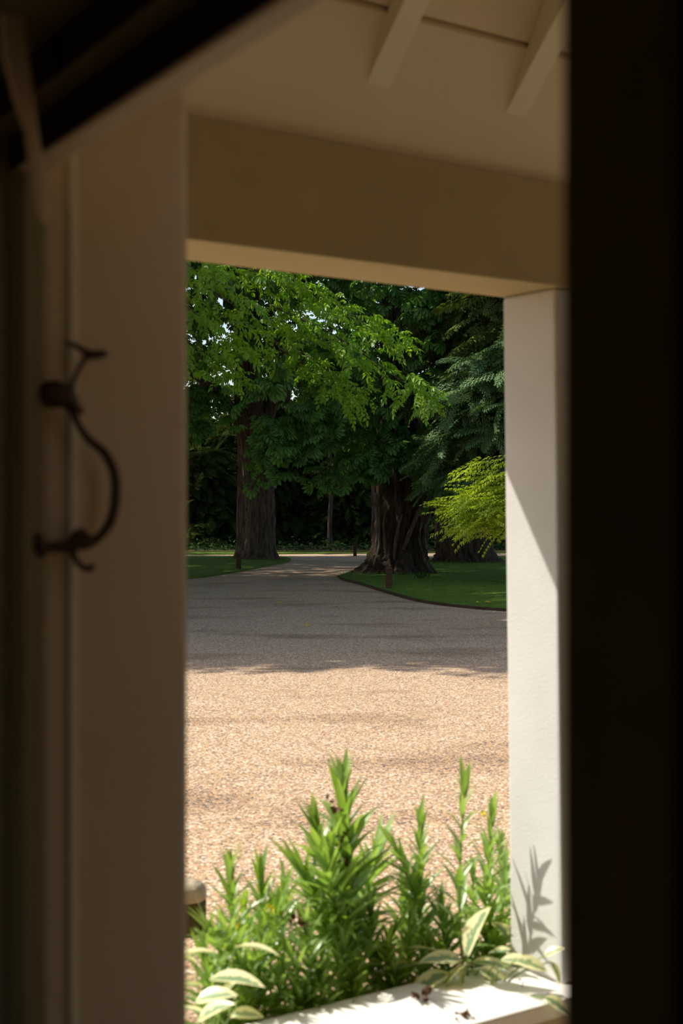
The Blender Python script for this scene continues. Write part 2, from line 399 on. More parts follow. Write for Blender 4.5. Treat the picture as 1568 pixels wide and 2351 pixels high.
def bough(bt, tm, p0, dr, L, wid, n, sc, droop=0.25, flat=0.12, fwd=0.6, jit=0.6):
    """a leafy bough: sprays fan out flat on both sides of a line that droops to its tip"""
    p0 = np.array(p0); dr = np.array(dr,float); dr /= np.linalg.norm(dr)
    side = np.cross([0,0,1.0], dr); side /= max(1e-6, np.linalg.norm(side))
    t = rng.random(n)**0.8; u = rng.uniform(-1,1,n)*(1-0.55*t)
    P = p0 + dr*(t*L)[:,None] + side*(u*wid)[:,None]
    P[:,2] += -droop*L*t*t - 0.25*wid*np.abs(u)**1.5 + rng.normal(0, flat*wid, n)
    Dd = dr*fwd + side*(u*1.0)[:,None] + rng.normal(0,jit,(n,3)); Dd[:,2] = -0.2 - 0.5*droop*t*2 + rng.normal(0,.28,n)
    roll = rng.normal(0,0.45,n); S = sc*rng.uniform(.75,1.25,n)
    idx = rng.integers(0,len(tm),n); br = np.clip(rng.normal(.45,.22,n),0,1)
    for k in range(len(tm)):
        mk = idx==k; bt.add(tm[k], P[mk], Dd[mk], roll[mk], S[mk], br[mk])
# gaps in the high crowns through which the sun reaches the low boughs (where their rays meet the ground)
SUNGAPS = [(2.2,6.8,19.5,26.5,.93),(2.4,4.6,17.2,20,.95),(4.2,9.5,26,31.5,.6),(-2.5,2.5,33,45,.5)]
def blob(bt, tm, c, r, n, sc, shell=0.35, gaps=True):
    c = np.array(c); r = np.array(r); d = rng.normal(size=(n,3)); d /= np.linalg.norm(d,axis=1,keepdims=True)
    k = rng.random(n)**shell; P = c + d*r*k[:,None]; Dd = d.copy(); Dd[:,2] = Dd[:,2]*.3-.25; Dd += rng.normal(0,.3,(n,3))
    if gaps:
        xg = P[:,0]+.849*P[:,2]; yg = P[:,1]-.149*P[:,2]; kp = np.ones(n,bool)
        for (a,b_,c_,d_,pr) in SUNGAPS: kp &= ~((xg>a)&(xg<b_)&(yg>c_)&(yg<d_)&(rng.random(n)<pr))
        P = P[kp]; Dd = Dd[kp]; n = len(P)
    idx = rng.integers(0,len(tm),n); roll = rng.normal(0,.6,n); S = sc*rng.uniform(.75,1.25,n)
    for j in range(len(tm)):
        mk = idx==j; bt.add(tm[j], P[mk], Dd[mk], roll[mk], S[mk])

# ================================================================== THE SETTING
# ground
def plane_poly(name, pts, z, thick, mat, parent=None):
    V = [Vector((p[0],p[1],z)) for p in pts] + [Vector((p[0],p[1],z-thick)) for p in pts]; n = len(pts)
    Fc = [tuple(range(n)), tuple(range(2*n-1,n-1,-1))] + [((i+1)%n,i,n+i,n+(i+1)%n) for i in range(n)]
    o = mesh_from(name, V, Fc, mat, parent=parent); fix_normals(o.data); return o
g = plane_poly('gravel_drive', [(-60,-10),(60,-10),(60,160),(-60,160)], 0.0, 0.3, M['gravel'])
struct(g, 'tan gravel drive running from the porch to the trees', 'drive')
# lawns: outlines on the ground, closed with rounded edges
def smooth2(pts, m=5):
    q = spline([Vector((p[0],p[1],0)) for p in pts], m); return [(v.x,v.y) for v in q]
LL = [gp(*p) for p in [(200,1338),(330,1334),(437,1329),(500,1321),(560,1311),(615,1300),(655,1292),(668,1287),(655,1281),(600,1279.5),(500,1279),(380,1279),(200,1279)]]
RL = [gp(*p) for p in [(1420,1412),(1300,1408),(1155,1403),(1040,1393),(960,1381),(890,1362),(830,1343),(790,1333),(776,1326),(800,1316),(840,1300),(900,1290),(985,1284),(1060,1280),(1200,1279),(1420,1279)]]
lawnL = plane_poly('lawn', smooth2(LL), 0.035, 0.2, M['lawn']); struct(lawnL, 'green lawn left of the drive round the pale trunk', 'lawn')
lawnR = plane_poly('lawn', smooth2(RL), 0.035, 0.2, M['lawn']); struct(lawnR, 'green lawn right of the drive round the dark fluted trunk', 'lawn')
wood = plane_poly('woodland_floor', [(-60,53.6),(-10,52.5),(3,53.3),(20,52.5),(60,53),(60,159),(-60,159)], 0.05, 0.2, M['forestfloor']); struct(wood, 'dark woodland floor behind the drive', 'ground')
# low timber edging of the right lawn
ed = smooth2(RL[0:9], 5); V=[];Fc=[]
for i,(x,y) in enumerate(ed):
    t = Vector(ed[min(i+1,len(ed)-1)])-Vector(ed[max(i-1,0)]); nx,ny = -t.y/t.length, t.x/t.length
    V += [(x-nx*.03,y-ny*.03,-.02),(x-nx*.03,y-ny*.03,.042),(x+nx*.03,y+ny*.03,.042),(x+nx*.03,y+ny*.03,-.02)]
    if i: k=4*i; Fc += [(k-4,k-3,k+1,k),(k-3,k-2,k+2,k+1),(k-2,k-1,k+3,k+2),(k-1,k-4,k,k+3)]
e_ = mesh_from('lawn_edging', V, Fc, M['soil']); fix_normals(e_.data); struct(e_, 'dark timber edging of the right lawn', 'edging')

def inside(poly, x, y):
    c = np.zeros(len(x),bool); n=len(poly)
    for i in range(n):
        x1,y1=poly[i]; x2,y2=poly[(i+1)%n]
        if y1==y2: continue
        c ^= ((y1>y)!=(y2>y)) & (x < (x2-x1)*(y-y1)/(y2-y1)+x1)
    return c
def grass(poly, n, hgt, label, x0,x1,y0,y1, mat='blade'):
    x = rng.uniform(x0,x1,n); y = y0+(y1-y0)*rng.random(n)**1.5; m = inside(poly,x,y); x=x[m]; y=y[m]; k=len(x)
    v = np.array([[0,-.006,0],[0,.006,0],[.55,.005,.0],[1.0,0,0.05]]); T=(v,np.array([[0,1,2,3]]),np.full(4,.5))
    bt = Batch(); Dd = np.stack([rng.normal(0,.45,k),rng.normal(0,.45,k),np.ones(k)],1)
    bt.add(T, np.stack([x,y,np.full(k,.03)],1), Dd, rng.uniform(0,6.28,k), hgt*rng.uniform(.5,1.4,k))
    o = bt.build('grass', M[mat]); tag(o, label, 'grass', kind='stuff')
smL = smooth2(LL); smR = smooth2(RL)
# ------------------------------------------------------------------ porch in front of the door
def rend(): return M['render']
zb0, zb1 = H+0.65, H+0.95
o = obox('porch_beam', ab, 0.3, 7.4, 2.93, 3.18, zb0, zb1, M['beam'], bev=0.006); struct(o, 'ochre painted beam across the front of the porch', 'beam')
# pillar: slightly battered
def pv(a,b,z):
    k = (zb0-z)/1.9*0.03
    return ab(a+k if a<2.9 else a, b, z)
o = mesh_from('porch_pillar', [], [], None)
bpy.data.objects.remove(o)
V=[];Fc=[]; nz_=10
for i in range(nz_+1):
    z = 0.174+(zb0-0.174)*i/nz_
    V += [pv(2.818,2.945,z),pv(3.10,2.945,z),pv(3.10,3.175,z),pv(2.818,3.175,z)]
    if i:
        k=4*i
        for j in range(4): Fc.append((k-4+j,k-4+(j+1)%4,k+(j+1)%4,k+j))
Fc += [(0,1,2,3),(4*nz_+3,4*nz_+2,4*nz_+1,4*nz_)]
o = mesh_from('porch_pillar', V, Fc, M['render']); fix_normals(o.data); bevel(o,0.012,3); struct(o,'white rendered pillar carrying the porch beam','pillar')
o = obox('porch_plinth', ab, 0.3, 7.4, 2.90, 3.20, 0.0, 0.125, M['return'], bev=0.004); struct(o,'beige low plinth wall under the coping','wall')
o = obox('porch_coping', ab, 0.3, 7.4, 2.86, 3.215, 0.125, 0.176, M['coping'], bev=0.008); struct(o,'white coping ledge under the pillar','ledge')
o = obox('porch_floor', ab, 0.95, 7.4, 0.2, 2.90, 0.0, 0.02, M['stone'], bev=0); struct(o,'paving of the porch floor','floor')
# soffit lining (60 degrees) in two boards with a shadow gap, rafters dying into it
T60 = math.tan(math.radians(60))
def sz(b): return H+0.948+T60*(2.95-b)
def fab(e,p,q): return ab(e,p,q)
def lining(name, b0, b1, lift, label):
    o = prism(name, [(b0,sz(b0)+lift),(b1,sz(b1)+lift),(b1+.02,sz(b1)+lift+.03+.02),(b0+.02,sz(b0)+lift+.05)], fab, 0.35, 7.4, M['soffit'])
    struct(o, label, 'ceiling'); return o
lining('ceiling', 2.955, 2.780, 0.0, 'lower soffit board above the porch beam')
lining('ceiling', 2.774, 1.25, 0.006, 'upper sloping ceiling boards of the porch')
for i,a0 in enumerate((1.147,1.617,2.087,2.557,3.027,3.497,3.967)):
    def under(b): return H+1.093+1.036*(2.866-b)
    o = prism('rafter', [(2.866,under(2.866)),(1.35,under(1.35)),(1.35,sz(1.35)),(2.87,sz(2.87)+.004)], fab, a0, a0+0.072, M['rafter'], bev=0.003)
    struct(o, 'cream painted porch rafter', 'rafter'); o['group']='porch rafters'
o = obox('house_wall', ab, 1.1, 7.4, 0.05, 0.2, 0.0, 5.2, M['return'], bev=0); struct(o,'house wall behind the porch','wall')
# roof over it and the eave with its gutter
o = prism('porch_roof', [(3.505,H+.87),(3.49,H+.83),(3.16,H+.952),(2.985,H+.955),(1.22,sz(1.22)+.07),(0.1,sz(1.22)+.07),(0.1,sz(1.22)+.17),(1.22,sz(1.22)+.17),(2.95,H+1.22)], fab, -1.6, 7.4, M['tile']); struct(o,'tiled porch roof','roof')
o = prism('gutter', [(3.505,H+.86),(3.505,H+.795),(3.53,H+.775),(3.57,H+.785),(3.585,H+.86),(3.575,H+.86),(3.56,H+.80),(3.53,H+.79)], fab, -1.6, 7.4, M['gutter']); struct(o,'gutter along the porch eave','gutter')

# ------------------------------------------------------------------ the doorway (camera stands inside)
zh = H+0.421
fsn = lambda e,p,q: sn(e,p,q)
# frame head, stepped: outer lip, rebate, inner step
def head_poly(n0,n1,z0,z1): return [(n0,z0),(n1,z0),(n1,z1),(n0,z1)]
def hbox(name, n0, n1, z0, z1, m, lab): struct(prism(name, head_poly(n0,n1,z0,z1), fsn, -1.74, 1.0, M[m], bev=0.003), lab, 'door frame')
hbox('trim_1', .556, .588, zh, H+.60, 'head', 'cream outer lip of the door frame head')
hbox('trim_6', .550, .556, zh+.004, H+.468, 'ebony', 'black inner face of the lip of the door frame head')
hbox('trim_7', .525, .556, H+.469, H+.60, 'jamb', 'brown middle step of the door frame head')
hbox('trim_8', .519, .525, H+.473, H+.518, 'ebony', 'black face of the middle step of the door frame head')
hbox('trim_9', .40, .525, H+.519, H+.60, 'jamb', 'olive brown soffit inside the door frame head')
# left frame post with matching steps
V = [(-1.668,0.588),(-1.668,0.560),(-1.685,0.552),(-1.700,0.552),(-1.700,0.523),(-1.735,0.523),(-1.735,0.47),(-1.80,0.47),(-1.80,0.588)]
n=len(V); VV=[sn(s,n_,0.0) for s,n_ in V]+[sn(s,n_,H+0.519) for s,n_ in V]
o = mesh_from('trim_2', VV, [tuple(range(n)),tuple(range(2*n-1,n-1,-1))]+[(i,(i+1)%n,n+(i+1)%n,n+i) for i in range(n)], M['jamb']); fix_normals(o.data); bevel(o,0.003); struct(o,'stepped painted left post of the door frame','door frame')
# wall return outside on the left, with a bead, rounded outer corner
o = boxes('wall_return', sn, [(-2.3,-1.720,0.600,0.809,0,4.2)], M['return'], bev=0.011); struct(o,'beige wall return outside the left side of the doorway','wall')
o = boxes('trim_3', sn, [(-1.735,-1.712,0.634,0.648,0,4.0)], M['rafter'], bev=0.004); struct(o,'slim pale bead on the wall return','bead')
# door wall right of the opening and above
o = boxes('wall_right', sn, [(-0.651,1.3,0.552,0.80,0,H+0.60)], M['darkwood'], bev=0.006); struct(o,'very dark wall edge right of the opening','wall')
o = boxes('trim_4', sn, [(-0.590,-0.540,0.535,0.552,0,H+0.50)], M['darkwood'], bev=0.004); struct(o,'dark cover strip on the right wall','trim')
o = boxes('wall_front', sn, [(-3.0,1.3,0.50,0.62,H+0.60,3.0),(-3.0,1.3,0.62,0.80,H+0.62,5.0)], M['return']); struct(o,'wall over the doorway','wall')
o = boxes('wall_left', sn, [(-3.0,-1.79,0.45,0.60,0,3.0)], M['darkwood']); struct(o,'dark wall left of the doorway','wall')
o = boxes('wall_back', sn, [(-3.1,-1.6,-2.6,-2.5,0,3.0),(-.6,1.4,-2.6,-2.5,0,3.0),(-1.6,-.6,-2.6,-2.5,0,1.0),(-1.6,-.6,-2.6,-2.5,1.9,3.0)], M['roomwall']); struct(o,'dark back wall of the room','wall')
o = boxes('fill_window', sn, [(-1.6,-1.54,-2.58,-2.52,1.0,1.9),(-.66,-.6,-2.58,-2.52,1.0,1.9),(-1.54,-.66,-2.58,-2.52,1.0,1.06),(-1.54,-.66,-2.58,-2.52,1.84,1.9),(-1.12,-1.08,-2.57,-2.53,1.06,1.84)], M['head']); struct(o,'two light window added in the back wall to fill the room with daylight','window')  # unseen opening added behind the camera to brighten the dark interior
o = boxes('wall_side', sn, [(1.3,1.4,-2.5,0.8,0,3.0)], M['roomwall']); struct(o,'dark side wall of the room','wall')
o = boxes('wall_far', sn, [(-3.1,-3.0,-2.5,0.8,0,3.0)], M['roomwall']); struct(o,'dark far side wall of the room','wall')
o = boxes('floor', sn, [(-3.1,1.4,-2.6,0.62,0.0,0.03)], M['boards']); struct(o,'dark floor of the room','floor')
o = boxes('ceiling', sn, [(-3.1,1.4,-2.6,0.55,2.9,3.0)], M['roomwall']); struct(o,'dark ceiling of the room','ceiling')
# leaning cheek board in front of the left post
cheek = [(4,-60),(46,-60),(80,225),(117,490),(104,512),(84,500),(62,300),(36,228),(10,120)]
def cheekpt(e,p,q):
    rx = (p-784)/F; s_ = -1.42; n_ = (rx*(-s_*0.8535)-s_*0.521)/(0.8535-0.521*rx); d_ = -0.8535*s_+0.521*n_
    v = sn(s_-e, n_, H+(1175.5-q)/F*d_); return v
o = prism('trim_5', [(p,q) for p,q in cheek], cheekpt, 0.0, 0.012, M['head'], bev=0.003); struct(o,'slanting painted cheek board at the upper left of the door frame','trim')

# ------------------------------------------------------------------ handle on the outer face of the left leaf
def hp(px, py, s=-1.672):
    rx = (px-784)/F; n_ = (rx*(-s*0.8535)-s*0.521)/(0.8535-0.521*rx)
    d = -0.8535*s+0.521*n_
    return Vector((s*D.x+n_*N.x, d, H+(1175.5-py)/F*d))
hd = thing('door_handle', 'bronzed curling thumb latch handle on the left side of the doorway', 'handle', hp(95,1085))
def ht(name, pts, rad, m=7, par=None):
    P = spline([hp(*p) for p in pts], m); R = interp([r*0.001 for r in rad], m)
    return tube(name, P, R, None, seg=14)
grip = multi('grip', [ht('g', [(168,945),(180,975),(205,1010),(240,1040),(262,1085),(266,1140),(255,1195),(230,1230),(195,1248),(150,1252),(105,1256)], [6,4.6,5.2,6.2,6.6,7,6.6,6,8.5,6.5,7])], M['iron'], hd)
mount = multi('latch_mount', [ht('m', [(88,905),(100,905),(125,905),(150,912),(172,935),(192,947)], [9,16,18,16,9,3])], M['iron'], hd)
thumb = multi('thumb_lever', [ht('t', [(162,915),(168,880),(178,852),(192,828),(206,814)], [5,3.5,3.2,3.6,5]), ht('t2', [(150,788),(170,792),(188,803),(206,814),(224,814),(244,812)], [2.5,3.6,3.8,6.5,6.2,4.5]),], M['iron'], hd)
scroll = multi('scroll', [ht('s', [(165,1258),(174,1285),(190,1302),(206,1305),(216,1297)], [6,4,4,5,3]), ht('s2',[(160,1250),(178,1228),(190,1226),(205,1240)],[6,7,7,4])], M['iron'], hd)
foot = multi('foot_plate', [ht('f', [(84,1225),(90,1255),(92,1280)], [7,11,6]), ht('f2', [(88,1256),(115,1256),(150,1254)], [9,7,8])], M['iron'], hd)

# ================================================================== TREES
def trunk_mesh(pts, rad, flutes=7, depth=0.12, twist=0.3, seg=72, m=10, seed=0, basefl=2.2):
    """fluted trunk; radius list at control points, flutes deepen to the root flare"""
    rs = np.random.default_rng(seed); ph = rs.uniform(0,6.28,6); am = rs.uniform(.5,1,6)
    P = spline(pts, m); R = interp(rad, m); V=[]; Fc=[]; n=len(P)
    for i,(p,r) in enumerate(zip(P,R)):
        t = i/(n-1); k = depth*(1+basefl*math.exp(-t*9))
        for j in range(seg):
            a = 2*math.pi*j/seg; aa = a+twist*t*3
            f = 1+k*(am[0]*math.cos(flutes*aa+ph[0])+.6*am[1]*math.cos((flutes*2+1)*aa+ph[1]+t*4)+.35*am[2]*math.cos((flutes*4+1)*aa+ph[2]+t*9)+.2*math.cos(31*aa+t*14)+.5*am[3]*math.cos(2*a+ph[3]+t*5))
            rr = r*f*(1+0.02*rs.normal())
            V.append(Vector((p.x+rr*math.cos(a), p.y+rr*math.sin(a), p.z)))
    for i in range(n-1):
        for j in range(seg): Fc.append((i*seg+j,i*seg+(j+1)%seg,(i+1)*seg+(j+1)%seg,(i+1)*seg+j))
    Fc.append(tuple(range(seg-1,-1,-1))); Fc.append(tuple((n-1)*seg+k for k in range(seg)))
    return V, Fc
def branch(pts, rad, m=6, seg=10): return tube('b', spline(pts,m), interp(rad,m), None, seg=seg)

# --- left chestnut, pale trunk (base at y=1283)
d = gd(1286); bL = gp(598,1286)
tL = thing('chestnut_tree', 'broad pale trunked chestnut tree behind the left lawn post', 'tree', bL)
sc_ = d/F
ptsL = [at(597,1290,d),at(597,1277,d),at(597,1255,d),at(598,1200,d),at(596,1120,d),at(588,1040,d),at(577,975,d),at(566,900,d),at(560,760,d),at(556,560,d)]
radL = [r*sc_ for r in (47,41,35,33,33,36,37,28,22,15)]
multi('trunk', [trunk_mesh(ptsL, radL, 6, 0.055, 0.1, seed=3, basefl=2.0)], M['barkL'], tL)
multi('branches', [branch([at(602,1010,d),at(613,960,d+.1),at(640,900,d),at(700,830,d-1),at(790,780,d-3)], [x*sc_ for x in (22,17,13,9,4)]),
                   branch([at(566,1000,d),at(540,950,d-.3),at(500,900,d-1),at(440,860,d-2)], [x*sc_ for x in (14,12,9,5)]),
                   branch([at(562,830,d),at(600,740,d-1),at(680,660,d-2),at(760,600,d-3)], [x*sc_ for x in (14,11,8,4)])], M['barkL'], tL)
bt = Batch()
for (px,py,dd,dx,dy,L,wd,n) in [(520,900,d,-1,-.5,4,1.6,90),(520,960,d-3,-1,-.6,3.5,1.4,70),(560,700,d,-.8,-.7,4,2,110),(600,640,d-1,.7,-.8,4.5,1.6,40),(640,790,d-2,.8,-.7,4.2,1.5,75),
        (640,760,d,.1,-1,3.0,1.4,45),(690,850,d-2,.7,-.8,3.6,1.4,70),(700,860,d+1,1,-.3,4.2,1.4,70),(500,780,d+3,-1,.3,4,2,100),(640,600,d+2,.5,.4,5,2.5,30),(520,600,d+2,-.5,.5,5,2.5,70)]:
    bough(bt, TC, at(px,py,dd), (dx,dy,-.05), L, wd, n, 1.15, .22, .16)
blob(bt, TC, at(600,600,d+1), (7,4,2.2), 85, 1.2)
blob(bt, TC, at(640,150,d+1), (9,7,3.6), 1300, 2.0)
bt.build('foliage', M['chestnut'], tL)

# --- right chestnut, dark fluted trunk (base y~1318)
d = gd(1318); bR = gp(912,1318); sc_ = d/F
tR = thing('chestnut_tree', 'massive dark fluted chestnut tree with flared roots on the right lawn', 'tree', bR)
ptsR = [at(908,1326,d),at(909,1312,d),at(914,1290,d),at(920,1250,d),at(925,1190,d),at(928,1120,d),at(926,1040,d),at(915,960,d),at(905,860,d),at(895,700,d),at(890,480,d)]
radR = [r*sc_ for r in (104,86,66,56,56,60,62,46,30,24,17)]
multi('trunk', [trunk_mesh(ptsR, radR, 7, 0.10, 0.35, seg=110, seed=8, basefl=1.0)], M['barkR'], tR)
ribs=[]                                                 # strap-like pale ribs twisting up the trunk
for P0,w0 in [([(926,1262),(936,1235),(948,1205),(960,1175),(968,1150)],5),([(978,1262),(972,1238),(974,1212),(984,1185),(990,1160)],6),([(968,1268),(962,1240),(964,1215),(972,1188)],3.5),
              ([(888,1272),(884,1240),(882,1205),(886,1170)],4),([(905,1285),(908,1250),(914,1215),(924,1180)],4),([(858,1300),(868,1272),(872,1240),(872,1200)],4),([(985,1310),(976,1290),(968,1272)],5)]:
    P=[]
    for k,(xx,yy) in enumerate(P0):
        ang = max(-1,min(1,(xx-922)/(62 if yy<1270 else 74))); P.append(at(xx,yy,d-64*sc_*math.sqrt(max(0.03,1-ang*ang))))
    ribs.append(branch(P,[w0*sc_*k for k in ([.8,1.1,.9,1.05,.4][:len(P)-1]+[.35])],seg=8))
multi('bark_ribs', ribs, M['barkL'], tR)
multi('branches', [branch([at(900,960,d),at(896,880,d-.5),at(893,800,d-1),at(890,700,d-1)], [x*sc_ for x in (16,13,12,9)]),
                   branch([at(955,1080,d),at(985,1000,d),at(1020,930,d-.5),at(1060,860,d-1)], [x*sc_ for x in (22,15,11,6)])], M['barkM'], tR)
bt = Batch()
for (px,py,dd,dx,dy,L,wd,n,s) in [(860,960,d-1,-1,-.6,3.2,1.3,75,.95),(880,900,d-1.5,-.9,-.8,3.6,1.5,80,.95),(900,1000,d-1.2,.5,-.9,2.4,1.1,45,.9),(900,1010,d-1.4,-.4,-1,2.0,1.2,45,.9),(960,1000,d-1,.8,-.6,2.4,1,50,.9),
        (900,850,d-1,.8,-.7,3.4,1.4,50,1),(880,760,d-2,-.8,-.7,4,1.6,52,1),(930,700,d-2,.9,-.4,4,1.6,55,1),(895,650,d-1.6,.1,-1,2.6,1.5,42,1),(850,1060,d-1.2,-.7,-.6,1.6,.9,30,.85),(955,1060,d-1.2,.6,-.8,1.6,.9,30,.85)]:
    bough(bt, TC, at(px,py,dd), (dx,dy,-.05), L, wd, n, s, .3, .18)
blob(bt, TC, at(905,660,d+.5), (3.8,3.5,1.8), 48, 1.1)
blob(bt, TC, at(905,960,d+1.5), (1.8,1.2,1.0), 120, 1.1)
blob(bt, TC, at(900,230,d), (7,6,2.8), 900, 2.0)
bt.build('foliage', M['chestnut'], tR)

# --- third tree, wide fluted bole far right
d = gd(1292); b3 = gp(1066,1292); sc_ = d/F
t3 = thing('cedar_tree', 'wide ridged trunk at the far right lawn half hidden by fronds', 'tree', b3)
multi('trunk', [trunk_mesh([at(1072,1298,d),at(1070,1286,d),at(1068,1265,d),at(1066,1225,d),at(1062,1160,d),at(1060,1050,d),at(1060,850,d),at(1060,500,d)], [r*sc_ for r in (92,76,62,56,52,46,40,25)], 6, 0.11, 0.15, seg=100, seed=21, basefl=.7)], M['bark3'], t3)
bt = Batch()
blob(bt, TY, at(1140,700,d), (1.9,2.2,4.5), 300, 1.9)
bt.build('foliage', M['cypressw'], t3)

# --- thin stems in the wood
for (px,py,w_,top,lab) in [(758,1262,5.0,900,'slender pale trunk standing between the two chestnuts'),(1004,1266,4.5,1080,'thin mossy stem right of the dark fluted trunk'),(1016,1262,9,1060,'reddish thin trunk behind the right lawn'),(858,1262,4.5,1080,'thin stem just left of the dark fluted trunk'),(1132,1272,8,1000,'short trunk at the right end of the wood')]:
    d = 57.0 + (w_*7)%3; sc_ = d/F
    t = thing('young_tree', lab, 'tree', Vector((at(px,1200,d).x, d, 0.05)))
    multi('trunk', [branch([Vector((at(px,1200,d).x,d,0.0)),at(px-1,1200,d),at(px+2,1130,d),at(px-2,top+60,d),at(px+4,top-300,d)], [x*w_*sc_ for x in (1.5,1.05,.95,.9,.5)])], M['barkL'] if w_<6 else M['barkRed'], t)
    bt = Batch(); blob(bt, TG, at(px,top-330,d), (1.6,1.4,1.5), 80, 1.5); bt.build('foliage', M['under'], t)

# --- beech whose boughs hang in at the upper left
t = thing('beech_tree', 'bright green beech whose boughs hang in at the upper left', 'tree', Vector((-9.0,27,0)))
multi('trunk', [trunk_mesh([(-9,27,-.1),(-9,27,1),(-9,27,4),(-8.8,27,9),(-8.6,27,14)], [.75,.52,.45,.36,.15], 5, .06, .1, seg=48, seed=5)], M['barkL'], t)
br = []; bt = Batch()
for (x0,y0,x1,y1,d0,d1,L,wd,n) in [
    (300,560,480,640,25,23,3.4,1.2,90),(300,640,500,760,25,23.5,3.0,1.0,80),(380,600,640,640,26,25,3.2,.7,50),(420,650,560,720,25,25,2.2,.9,45),
    (500,590,720,700,26,25,3.2,.8,70),(620,700,930,880,26,24.5,3.6,.9,120),(620,780,800,890,26.5,25.2,2.4,.6,60),
    (640,640,860,760,27,26,3,.9,70),(300,720,470,830,24.5,24,2.2,.8,55),(640,800,780,915,26.5,26,1.6,.5,36)]:
    p0 = at(x0,y0,d0); p1 = at(x1,y1,d1); dv = p1-p0
    bough(bt, TB, p0, (dv.x,dv.y,dv.z+.22*L*.6), max(L,dv.length), wd, int(n*.78), 1.0, .16, .16)
    br.append(branch([p0,p0.lerp(p1,.5)+Vector((0,0,.12)),p1],[.03,.018,.006],seg=6))
multi('branches', br, M['barkL'], t)
bt.build('foliage', M['beech'], t)
bt = Batch()
for c,r,n in [((-10,27,9),(6,7,4.5),1800),((-7,21,11),(5,4.6,3),1200),((-8.5,19.6,11),(7,3.9,2.5),2000),((-10,23.2,12),(7,5,2.5),1500),((-4,30,10),(5,6,3),1100)]: blob(bt, TG, c, r, n, 2.2)
bt.build('upper_crown', M['canopy'], t)

# --- tall trees left of the drive that shade it (crowns mostly above the frame)
for i,(x,y,z,rx,ry,rz,n) in enumerate([(-16,20,10,6,4.5,4,1700),(-14,34,11,6.5,6,5,1900),(-10,44,13,7,6,5,1900),(-20,48,10,7,8,6,1500),(-3,46,14,6,6,4,1400),(-18,27,12,6,6,4,1300),(-9,60,17,10,7,3,1100),(6,62,18,9,6,3,600)]):
    t = thing('oak_tree', ['tall tree shading the gravel nearest the porch from the left','tall shade tree beside the drive, left of the frame','tall shade tree behind the pale trunk','old shade tree at the far left of the wood','tall crown above the middle of the drive','second shade tree left of the beech','unseen tall crown added over the wood to shade the understorey behind the pale trunk','tall crown over the wood behind the fluted trunk'][i], 'tree', Vector((x,y,0)))  # crown over the wood behind the pale trunk is put in to block sun
    multi('trunk', [trunk_mesh([(x,y,-.1),(x,y,1),(x,y,z*.5),(x,y,z)], [.6,.42,.36,.15], 5, .06, .1, seg=32, seed=50+i)], M['barkL'], t)
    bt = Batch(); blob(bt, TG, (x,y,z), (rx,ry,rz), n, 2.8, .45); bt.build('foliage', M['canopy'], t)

# --- cypress at the right with layered drooping fronds
d = 30.0
t = thing('cypress_tree', 'blue green cypress with drooping layered fronds beside the pillar', 'tree', Vector((at(1330,1200,d).x,d,0)))
xc = at(1330,1200,d).x
multi('trunk', [branch([(xc,d,-.1),(xc,d,1),(xc,d,5),(xc,d,10)],[.4,.28,.22,.08],seg=16)], M['barkRed'], t)
bt = Batch(); bt2 = Batch()
for (px,py,dd,L,wd,n) in [(1085,830,29,2.2,.75,46),(1060,880,29.5,2.2,.7,42),(1035,905,29,2.4,.8,50),(1040,960,29.5,2.2,.75,44),(1085,990,29,1.8,.6,34),(1000,1030,29.5,2.6,.8,50),(1000,1065,30,2.4,.7,44),(1010,1115,29.5,2.3,.7,46),(1060,1150,30,2,.6,34),(1100,925,28.5,1.6,.6,34),(1110,860,28.5,1.5,.6,34),(1120,1050,30.5,1.5,.8,30),(1070,1010,31,2,.8,40),(1100,1110,31,1.8,.8,36)]:
    tip = at(px,py,dd); st = Vector((tip.x+L, dd+.4, tip.z+.28*L))
    dv = tip-st
    bough(bt, TY, st, (dv.x,dv.y,-.02), dv.length, wd, n, 1.05, .24, .14, 1.0)
    if py > 0 and L > 2: bough(bt, TY, st+Vector((.1,.5,-.1)), (dv.x,dv.y+.3,-.02), dv.length*.9, wd, n//2, 1.1, .24, .2, 1.0)
for (px,py,dd,L,wd,n) in [(1075,695,31,2,.7,40),(980,705,32,2.4,.6,34),(1000,760,32,2.4,.8,46),(1060,740,31,2,.7,40),(1010,640,32,3,1,60),(1000,800,33,2.2,.7,34),(1080,790,31.5,1.6,.7,36),(1000,850,33,2.4,1,46),(960,900,34,2.2,1,40)]:
    tip = at(px,py,dd); st = Vector((tip.x+L, dd+.5, tip.z+.25*L)); dv = tip-st
    bough(bt2, TY, st, (dv.x,dv.y,-.02), dv.length, wd, n, 1.15, .22, .18, 1.0)
blob(bt2, TY, (xc-.2,d+1,5.5), (2.0,2,4.2), 900, 1.6)
bt.build('foliage', M['cypress'], t); bt2.build('upper_foliage', M['cypressw'], t)

# --- lime green maple sprays lower right
d = 19.0
t = thing('maple_tree', 'lime green maple sprays low against the right pillar', 'tree', Vector((at(1400,1200,d).x,d,0)))
xm = at(1400,1200,d).x
pcs = [branch([(xm,d,-.1),(xm,d,1),(xm-.1,d,2.6)],[.10,.08,.04],seg=10)]
bt = Batch()
for (px,py,L,wd,n) in [(1105,1058,1.5,.28,16),(1120,1090,1.3,.22,12),(1040,1165,1.9,.4,28),(1075,1135,1.6,.4,24),(1025,1150,1.9,.22,14),(1075,1200,1.6,.3,20),(1095,1180,1.5,.4,24),(1120,1215,1.3,.25,12),(1105,1150,1.3,.4,20)]:
    tip = at(px,py,d); st = Vector((tip.x+L, d+.2, tip.z+.12*L)); dv = tip-st
    bough(bt, TM, st, (dv.x,dv.y,0), dv.length, wd, int(n*1.6), .8, .12, .12, 1.2)
    pcs.append(branch([Vector((xm,d,st.z-.25)),st,tip],[.02,.012,.004],seg=6))
